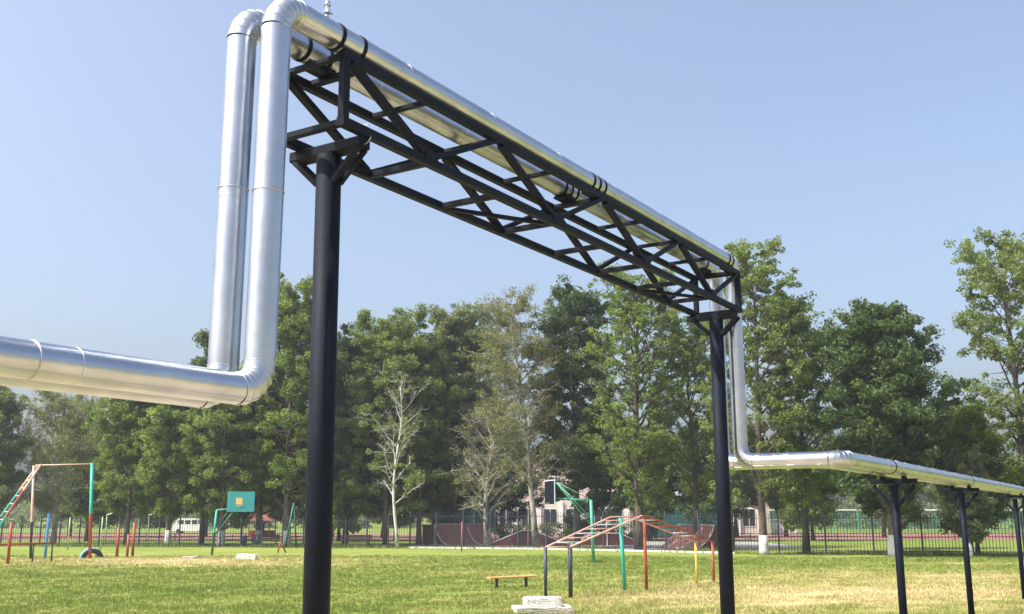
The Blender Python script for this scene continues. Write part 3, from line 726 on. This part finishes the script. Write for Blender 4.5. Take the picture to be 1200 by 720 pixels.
pl = empty('concrete_plinth', (.78, 27.1, 0), math.radians(8), 'stacked rough concrete blocks with whitewashed top at the bottom edge', 'concrete plinth')
mb = MB(); rough_block(mb, -.74,-.45,-.03,.74,.45,.17, 3, 9, .016); mb.build('base_slab', M['concrete'], pl)
mb = MB(); rough_block(mb, -.47,-.3,.165,.44,.3,.39, 5, 9, .012); mb.build('top_block', M['wconc'], pl)
o = MB(); rough_block(o, -.62,-.3,-.02,.5,.3,.30, 9, 6, .02); o = o.build('concrete_slab', M['wconc']); o.location = (-15.2,60.6,0); tag(o, 'white weathered concrete slab lying on the grass', 'concrete slab')
o = MB(); rough_block(o, -.42,-.4,-.02,.42,.4,.13, 12, 6, .02); o = o.build('manhole_cover', M['concrete']); o.location = (-18.9,61.9,0); o.data.materials[0] = M['concrete']; tag(o, 'flat grey-green concrete cover in the grass left of the hoop pole', 'concrete cover')

# ------------------------------------------------------------------ trees
def mesh_from_quads(name, vv, tone, mat):
    nf = len(vv)//4
    me = bpy.data.meshes.new(name); me.vertices.add(len(vv)); me.vertices.foreach_set('co', vv.astype(np.float32).ravel())
    me.loops.add(nf*4); me.loops.foreach_set('vertex_index', np.arange(nf*4, dtype=np.int32))
    me.polygons.add(nf); me.polygons.foreach_set('loop_start', np.arange(nf, dtype=np.int32)*4)
    me.update(calc_edges=True)
    at = me.attributes.new('tone', 'FLOAT', 'FACE'); at.data.foreach_set('value', tone.astype(np.float32))
    me.materials.append(mat); return me

def leaves(r_, cl, sg, per, size, flat=.75):
    """leaf quads scattered round clump centres; returns verts and tones"""
    cl = np.asarray(cl); nc = len(cl); n = nc*per
    c = np.repeat(cl, per, 0); s = np.repeat(np.asarray(sg), per)[:, None]
    dirv = r_.normal(size=(n, 3)); dirv /= np.linalg.norm(dirv, axis=1)[:, None]
    rad = r_.random((n, 1))**.45
    off = dirv*rad*s; off[:, 2] *= flat
    p = c+off
    nr = r_.normal(size=(n, 3)); nr += dirv*.45; nr[:, 2] += .35; nr /= np.linalg.norm(nr, axis=1)[:, None]
    t = np.cross(nr, r_.normal(size=(n, 3))); t /= np.linalg.norm(t, axis=1)[:, None]; b = np.cross(nr, t)
    L_ = size*r_.uniform(.6, 1.35, (n, 1)); w = L_*r_.uniform(.4, .62, (n, 1))
    q = np.stack([p-t*L_*.5, p+b*w*.5+nr*L_*.06, p+t*L_*.5, p-b*w*.5+nr*L_*.06], 1).reshape(-1, 3)
    ct = np.repeat(r_.normal(0, .2, nc), per)
    return q, np.clip(.45+ct+r_.normal(0, .2, n), 0, 1)

def tree(x, y, H, R, cb, leaf, label, trunk_r=.24, seed=1, nl=26, per=150, size=.26, dens=1.0, barkm='bark', wash=0, shape=.42, lean=0.0,
         bare=0.0, crook=1.0, cat='tree', group='trees along the fence', spread=1.0, name='broadleaf_tree', sub=5, clump=.95, fork=False, sharp=1.35, topw=.5):
    rd = random.Random(seed); r_ = np.random.default_rng(seed)
    root = empty(name, (x, y, 0), 0, label, cat, group)
    wob = [rd.uniform(0, 6.3) for _ in range(4)]
    def axis(z):
        u = z/H
        return V((lean*z + crook*.25*math.sin(u*(4+crook)+wob[0])*u**(1/crook)*R*.25, .2*math.sin(u*4+wob[1])*u*R*.3, z))
    tm = MB()
    nz = 11; Ht = H*.93
    zs = [Ht*i/(nz-1) for i in range(nz)]
    rr = [max(.03, trunk_r*((1-z/H)**.8)) for z in zs]; rr[0] *= 1.25
    tm.tube([axis(z) for z in zs], rr, 9)
    def env(z):
        u = (z-cb)/(H-cb)
        if u < 0: return R*.6
        if u < shape: return R*(.78+.22*math.sin(u/shape*math.pi/2))
        v = (u-shape)/(1-shape)
        return R*(topw+(1-topw)*max(0, 1-v**(1.7*sharp)))
    cl = []; sg = []
    ga_ = rd.uniform(0, 6)
    for i in range(nl):
        u = ((i+.5)/nl)**.85
        z0 = cb*.82 + (H*.93-cb*.82)*u
        az = ga_+i*2.399+rd.uniform(-.35,.35)
        ln = env(min(z0+env(z0)*.3, H*.97))*rd.uniform(.62, 1.12)*spread
        el = math.radians(rd.uniform(18, 42)+25*u)
        p = axis(z0); d = V((math.cos(az)*math.cos(el), math.sin(az)*math.cos(el), math.sin(el)))
        pl_ = [p]; steps = 5
        for k in range(steps):
            d = (d+V((rd.uniform(-.2,.2), rd.uniform(-.2,.2), rd.uniform(-.12,.22)))).normalized()
            pl_.append(pl_[-1]+d*ln/steps)
        r0 = max(.03, trunk_r*.42*(1-.7*u))
        tm.tube(pl_, [r0*(1-.16*k) for k in range(steps+1)], 5, caps=False)
        isbare = rd.random() < bare
        tips = [pl_[-1]]
        if not isbare: cl.append(tuple(pl_[-1])); sg.append(clump*rd.uniform(.7,1.15))
        for k in range(sub):
            j = rd.choice([1,2,3,4]); q = pl_[j].lerp(pl_[j+1] if j < steps else pl_[j], rd.random())
            a2 = az+rd.choice([-1,1])*rd.uniform(.4,1.4); e2 = rd.uniform(-.25,.9)
            l2 = ln*rd.uniform(.25,.5); d2 = V((math.cos(a2)*math.cos(e2), math.sin(a2)*math.cos(e2), math.sin(e2)))
            e1 = q+d2*l2*.5+V((0,0,rd.uniform(-.1,.15))); e3 = q+d2*l2+V((0,0,rd.uniform(-.1,.3)))
            tm.tube([q, e1, e3], [r0*.42, r0*.28, r0*.12], 4, caps=False)
            if isbare:
                for _ in range(4):
                    t_ = e1.lerp(e3, rd.random()); dd = V((rd.uniform(-1,1), rd.uniform(-1,1), rd.uniform(-.5,.9))).normalized()
                    tm.tube([t_, t_+dd*l2*.3, t_+dd*l2*.55+V((0,0,.1))], [r0*.18, r0*.13, r0*.06], 3, caps=False)
                if rd.random() < .75: continue
            cl.append(tuple(e3)); sg.append(clump*rd.uniform(.55,1.05))
            if rd.random() < .6: cl.append(tuple(e1)); sg.append(clump*rd.uniform(.4,.8))
    # leader
    for k in range(4):
        z = H*(.88+.035*k); p = axis(z); cl.append((p.x+rd.uniform(-.3,.3), p.y+rd.uniform(-.3,.3), z)); sg.append(clump*(.75-.12*k))
    tm.build('trunk', M[barkm], root)
    if cl:
        q, tone = leaves(r_, cl, sg, int(per*dens), size)
        me = mesh_from_quads('crown', q, tone, LF[leaf]); o = bpy.data.objects.new('crown', me); C.objects.link(o); o.parent = root
    if wash:
        mb = MB(); zz = [0, wash*.25, wash*.5, wash]
        def rat(z): 
            f_ = z/zs[1]; return rr[0]*(1-f_)+rr[1]*f_
        mb.tube([axis(z) if z > 0 else V((0,0,0)) for z in zz], [rat(z)+.012 for z in zz], 12); mb.build('limewash_band', M['limewash'], root)
    return root
XP = lambda px, y: (px-600)/1200*y*1.035   # width of the view at that depth, used only to space the row

row = [
 # x,   y,  H,   R,  cb, leaf, label, kw
 (-47.0, 92, 13.0, 4.2, 2.5, 'grey', 'grey-green tree at the far left edge behind the climbing frame', dict(seed=2, nl=26, barkm='bark')),
 (-41.5, 95, 13.2, 4.8, 2.2, 'olive', 'brownish-olive twiggy tree above the climbing frame ladder', dict(seed=3, bare=.45, nl=30, per=70, size=.2, barkm='pbark')),
 (-33.8, 92, 13.0, 4.0, 2.4, 'mid', 'green tree right behind the two-tone climbing frame post', dict(seed=4, nl=28)),
 (-29.0, 88.5, 12.6, 3.6, 2.6, 'mid', 'green tree with limewashed trunk above the red posts', dict(seed=5, wash=1.3, nl=28)),
 (-27.5, 93, 18.6, 3.2, 4.0, 'dark', 'tall narrow tree whose top rises left of the tall pipe riser', dict(seed=6, nl=30, sharp=.8, size=.28)),
 (-24.2, 87.2, 13.4, 4.3, 2.8, 'pale', 'bright olive-green tree above the teal backboard', dict(seed=7, wash=1.3, nl=30, trunk_r=.3)),
 (-21.6, 89.2, 14.5, 3.9, 3.0, 'mid', 'green tree just right of the teal backboard', dict(seed=8, wash=1.3, nl=28, trunk_r=.3)),
 (-18.6, 86.5, 21.3, 4.6, 3.0, 'mid', 'tall leafy tree rising behind the near truss column', dict(seed=9, nl=40, sharp=.9, trunk_r=.34, wash=1.3)),
 (-14.6, 92, 17.4, 4.6, 3.0, 'dark', 'dark green tree just right of the near truss column', dict(seed=10, nl=34)),
 (-10.6, 88, 18.9, 4.9, 2.6, 'pale', 'mid-green rounded tree behind the bare white-barked tree', dict(seed=11, nl=38, shape=.5)),
 (-5.2, 93, 20.8, 4.4, 4.0, 'grey', 'tall dark grey-green poplar left of the pale birch', dict(seed=13, nl=42, sharp=.8, name='poplar_tree')),
 (-8.0, 90, 17.2, 3.6, 2.6, 'pale', 'lighter green slender tree just right of the bare white tree', dict(seed=44, nl=32)),
 (-6.8, 96, 15.0, 3.6, 2.0, 'mid', 'lower green tree above the quarter pipe', dict(seed=14, nl=28)),
 (1.9, 81.3, 20.2, 3.7, 4.6, 'olive', 'pale olive birch with thin foliage and mottled trunk', dict(seed=15, nl=44, bare=.5, per=75, size=.2, barkm='pbark', name='birch_tree', trunk_r=.26, lean=-.10)),
 (-3.6, 104, 23.0, 4.6, 5.0, 'grey', 'tall grey-green tree just behind the birch', dict(seed=27, nl=36, per=90, size=.24, barkm='pbark', trunk_r=.45)),
 (5.2, 84, 20.8, 3.8, 4.4, 'dark', 'dark green narrow tree right of the pale birch', dict(seed=16, nl=36, trunk_r=.28)),
 (9.5, 77.8, 21.0, 4.6, 4.0, 'mid', 'tall airy tree in the middle above the arched ladder', dict(seed=17, nl=42, per=78, trunk_r=.36, sub=5, clump=.75)),
 (14.4, 82, 17.4, 4.5, 3.2, 'mid', 'medium green tree just left of the far truss column', dict(seed=18, nl=30, per=90)),
 (16.2, 67.6, 20.4, 3.9, 3.4, 'pale', 'tall airy tree right of the far risers, limewashed trunk', dict(seed=19, nl=40, per=75, wash=1.25, trunk_r=.26, clump=.72, sharp=.8)),
 (19.6, 70, 16.4, 3.7, 2.8, 'mid', 'green tree left of the dense dark tree', dict(seed=20, nl=30, per=100)),
 (23.6, 65.0, 15.1, 4.1, 2.6, 'dark', 'dense dark green broad tree above the low pipe elbow', dict(seed=21, nl=46, per=170, shape=.45, wash=1.3, trunk_r=.32, sub=6, sharp=1.3, topw=.3)),
 (33.3, 67.5, 20.8, 4.2, 5.0, 'pale', 'tall open pale green tree at the right edge', dict(seed=22, nl=34, per=90, trunk_r=.3, clump=.8, shape=.6, topw=.4)),
 (29.9, 67.5, 8.6, 2.7, 1.2, 'lime', 'yellow-green young tree under the open tree at the right', dict(seed=23, nl=22, per=150, trunk_r=.14)),
 (35.2, 66.0, 8.8, 2.9, 1.2, 'lime', 'yellow-green young tree at the far right edge', dict(seed=24, nl=22, per=150, trunk_r=.14)),
 (28.0, 64.2, 6.0, 1.7, .9, 'grey', 'small conical dark evergreen behind the middle pipe support', dict(seed=25, nl=26, per=120, trunk_r=.1, wash=1.0, size=.18, clump=.5, shape=.3, name='evergreen_tree')),
 (29.3, 80, 11.5, 3.4, 1.5, 'mid', 'green tree in the gap right of the dense dark tree', dict(seed=26, nl=26, per=140)),
]
for x, y, H, R_, cb, lf, lab, kw in row:
    kw = dict(kw); kw['per'] = int(kw.get('per', 150)*.62); kw['size'] = kw.get('size', .26)*.95; kw['sub'] = kw.get('sub', 5)+5; kw['nl'] = int(kw.get('nl', 26)*1.2); kw['clump'] = kw.get('clump', .95)*.72
    if x > 8 and lf != 'dark': kw['per'] = int(kw['per']*.8); kw['size'] *= .92; kw['clump'] *= .9
    tree(x, y, H, R_*1.12, cb*.9, lf, lab, **kw)
# bare white tree
tree(-8.85, 81.2, 13.6, 3.4, 3.6, 'pale', 'leafless white-barked tree with crooked branches left of the quarter pipe', trunk_r=.14, seed=12, nl=22, bare=1.0, per=40, size=.16, barkm='wbark', shape=.4, sub=5, name='bare_tree', clump=.35, lean=-.03, crook=2.2)
tree(-2.0, 84.2, 10.8, 3.9, 2.2, 'olive', 'leafless brownish twiggy tree between the quarter pipe and the birch', trunk_r=.24, seed=33, nl=34, bare=.96, per=40, size=.18, barkm='pbark', shape=.35, sub=7, name='bare_tree', clump=.6, crook=1.5)

# farther trees that close the view between the trunks
far = [(-62,120,15,6,'grey'),(-54,128,14,5.5,'mid'),(-46,125,12,5,'grey'),(-38,130,12.5,5,'dark'),(-30,126,12,5,'mid'),(-22,128,12,4.6,'dark'),(-15,122,13,5,'mid'),(-9,124,14,4.6,'grey'),
       (20,128,11,4.5,'mid'),(27,126,12,5,'dark'),(34,130,11,4.8,'mid'),(44,124,12,5,'grey'),(55,128,13,5,'mid'),(66,124,13,5,'dark')]
fl = ['grey-green tree far behind at the left edge','green tree far behind the climbing frame ladder','grey-green tree far behind the blue post','dark tree far behind the tyre','green tree far behind the red posts',
      'dark tree far behind the teal backboard','green tree far behind the near truss column','grey-green tree far behind the bare white tree','green tree far behind the teal shed','dark tree far behind the airy tree by the far risers',
      'green tree far behind the dense dark tree','grey-green tree far behind the middle pipe support','green tree far behind the rightmost pipe support','dark tree far beyond the right edge']
for i, (x, y, H, R_, lf) in enumerate(far):
    if i == 13: continue
    tree(x, y, H, R_, 1.2, lf, fl[i], seed=60+i, nl=24, per=110, size=.42, clump=1.2, trunk_r=.25, group='far trees beyond the track', sub=4)
# hedge shrubs in front of the building
und = [(-1.2,118,12,'dark'),(-43,106,10,'green'),(-36,110,11,'dark'),(-29.5,107,10.5,'green'),(-24,111,11,'grey'),(-17.5,106,10,'green'),(-12,108,11.5,'dark'),(-6.6,112,11.5,'green'),(9.6,110,11.5,'dark'),(14.2,108,10.5,'green'),(19.5,106,10,'dark'),(31,108,8,'green')]
ul = ['low dark tree left of the pink gable seen between trunks','low green tree behind the blue post','low dark tree behind the tall two-tone post','low green tree behind the red posts','low grey-green tree left of the teal backboard','low green tree right of the teal backboard','low dark tree behind the bare white tree','low green tree above the teal screen',
      'low dark tree right of the dark backboard','low green tree behind the arched ladder','low dark tree behind the far truss column','low green tree behind the first pipe support']
for i, (x, y, H, c_) in enumerate(und):
    tree(x, y, H, 4.0, .9, {'green': 'mid', 'dark': 'dark', 'grey': 'grey'}[c_], ul[i], seed=90+i, nl=28, per=120, size=.32, clump=1.1, trunk_r=.2, group='low trees behind the fence', sub=5)
for i, (x, y, h_, w_, lab) in enumerate(((-1.5,112,1.5,2.6,'low clipped shrub behind the quarter pipe'),(3.6,113,1.6,2.8,'low clipped shrub left of the birch trunk'),(8.4,112,1.5,2.6,'low clipped shrub behind the dark backboard'),(13.2,114,1.6,2.6,'low clipped shrub behind the arched ladder'))):
    r_ = np.random.default_rng(200+i); cl = np.stack([r_.uniform(-w_,w_,46), r_.uniform(-.7,.7,46), r_.uniform(.3,h_,46)], 1)
    q, tn = leaves(r_, cl, np.full(46,.5), 60, .2); root = empty('shrub', (x,y,0), 0, lab, 'shrub', 'shrubs before the pink building')
    me = mesh_from_quads('foliage', q, tn, LF['mid']); o = bpy.data.objects.new('foliage', me); C.objects.link(o); o.parent = root
    mb = MB()
    for k in range(6): mb.tube([(-w_+.4+k*w_*.36,0,0),(-w_+.5+k*w_*.36,.1,.8)], [.04,.02], 5)
    mb.build('stem', M['bark'], root)
# distant wood that closes the horizon
def wood():
    r_ = np.random.default_rng(99); n = 900
    x = r_.uniform(-260, 260, n); y = 230+r_.uniform(-10, 14, n); h = 7+3*wnoise(x, y, 40, 31)*.5
    z = r_.random(n)*h; cl = np.stack([x, y, z], 1)
    q, tn = leaves(r_, cl, np.full(n, 2.6), 70, 1.0)
    me = mesh_from_quads('distant_wood', q, tn, LF['grey']); o = bpy.data.objects.new('distant_wood', me); C.objects.link(o)
    tag(o, 'hazy belt of distant trees along the horizon', 'woodland', kind='stuff')
wood()
# longer grass along the fence line
def verge():
    r_ = np.random.default_rng(5); pts = []
    for (a, b) in zip(FL[:-1], FL[1:]):
        L_ = math.hypot(b[0]-a[0], b[1]-a[1]); n = int(L_*70); u = r_.random(n)
        pts.append(np.stack([a[0]+(b[0]-a[0])*u, a[1]+(b[1]-a[1])*u+r_.normal(0, .35, n), np.full(n, 0.)], 1))
    p = np.concatenate(pts); n = len(p); a = r_.uniform(0, 6.28, n); w = r_.uniform(.02, .05, n); h = r_.uniform(.12, .42, n)*np.clip(.7+.5*wnoise(p[:,0], p[:,1], 6, 41), .2, 1.4)
    t = np.stack([np.cos(a), np.sin(a), np.zeros(n)], 1)*w[:, None]; up_ = np.stack([r_.normal(0, .08, n), r_.normal(0, .08, n), h], 1)
    q = np.stack([p-t, p+t, p+t*.3+up_, p-t*.3+up_], 1).reshape(-1, 3)
    me = mesh_from_quads('tall_grass', q, np.clip(r_.normal(.5, .25, n), 0, 1), LF['pale']); o = bpy.data.objects.new('tall_grass', me); C.objects.link(o)
    tag(o, 'strip of unmown grass growing along the foot of the fences', 'grass', kind='stuff')
verge()

# ------------------------------------------------------------------ light, sky, camera
to_sun = V((-.56, -.26, .79)).normalized()
el_ = math.asin(to_sun.z); az_ = math.atan2(to_sun.x, to_sun.y)
sc_ = bpy.context.scene
w = bpy.data.worlds.new('World'); sc_.world = w; w.use_nodes = True; nt = w.node_tree
sk = nt.nodes.new('ShaderNodeTexSky'); sk.sky_type = 'NISHITA'; sk.sun_disc = False; sk.sun_elevation = el_; sk.sun_rotation = az_
sk.air_density = 1.0; sk.dust_density = 6.5; sk.ozone_density = 2.8; sk.altitude = 100
hsv = nt.nodes.new('ShaderNodeHueSaturation'); hsv.inputs['Saturation'].default_value = .87; hsv.inputs['Value'].default_value = 1.0
nt.links.new(sk.outputs['Color'], hsv.inputs['Color']); nt.links.new(hsv.outputs['Color'], nt.nodes['Background'].inputs['Color']); nt.nodes['Background'].inputs['Strength'].default_value = .15
hz = MB().box((-300,-40,-1.5),(300,262,32)).build('haze', M['glass']); hz.data.materials.clear()
hm = bpy.data.materials.new('air'); hm.use_nodes = True; hn = hm.node_tree; hn.nodes.remove(hn.nodes['Principled BSDF'])
pv = hn.nodes.new('ShaderNodeVolumePrincipled'); pv.inputs['Color'].default_value = (.86,.92,1,1); pv.inputs['Density'].default_value = .0005; pv.inputs['Anisotropy'].default_value = .3
hn.links.new(pv.outputs['Volume'], hn.nodes['Material Output'].inputs['Volume']); hz.data.materials.append(hm); tag(hz, 'thin summer haze in the air', 'haze', kind='stuff')
sd = bpy.data.lights.new('sun', 'SUN'); sd.energy = 3.3; sd.angle = math.radians(.5); sd.color = (1, .95, .87)
so = bpy.data.objects.new('sun', sd); C.objects.link(so); so.rotation_euler = to_sun.to_track_quat('Z', 'Y').to_euler(); so.location = (0, 0, 60)
cd = bpy.data.cameras.new('camera'); cd.sensor_width = 36; cd.lens = 36; cd.clip_end = 6000; cd.clip_start = .1
co = bpy.data.objects.new('camera', cd); C.objects.link(co); co.location = (0, 0, 2.4)
co.rotation_euler = (math.radians(90)+math.atan(246/1200), 0, 0); sc_.camera = co
sc_.view_settings.view_transform = 'Standard'; sc_.view_settings.look = 'None'; sc_.view_settings.exposure = .95; sc_.view_settings.gamma = 1
sc_.render.engine = 'CYCLES'; sc_.cycles.max_bounces = 10; sc_.cycles.diffuse_bounces = 6; sc_.cycles.transparent_max_bounces = 8
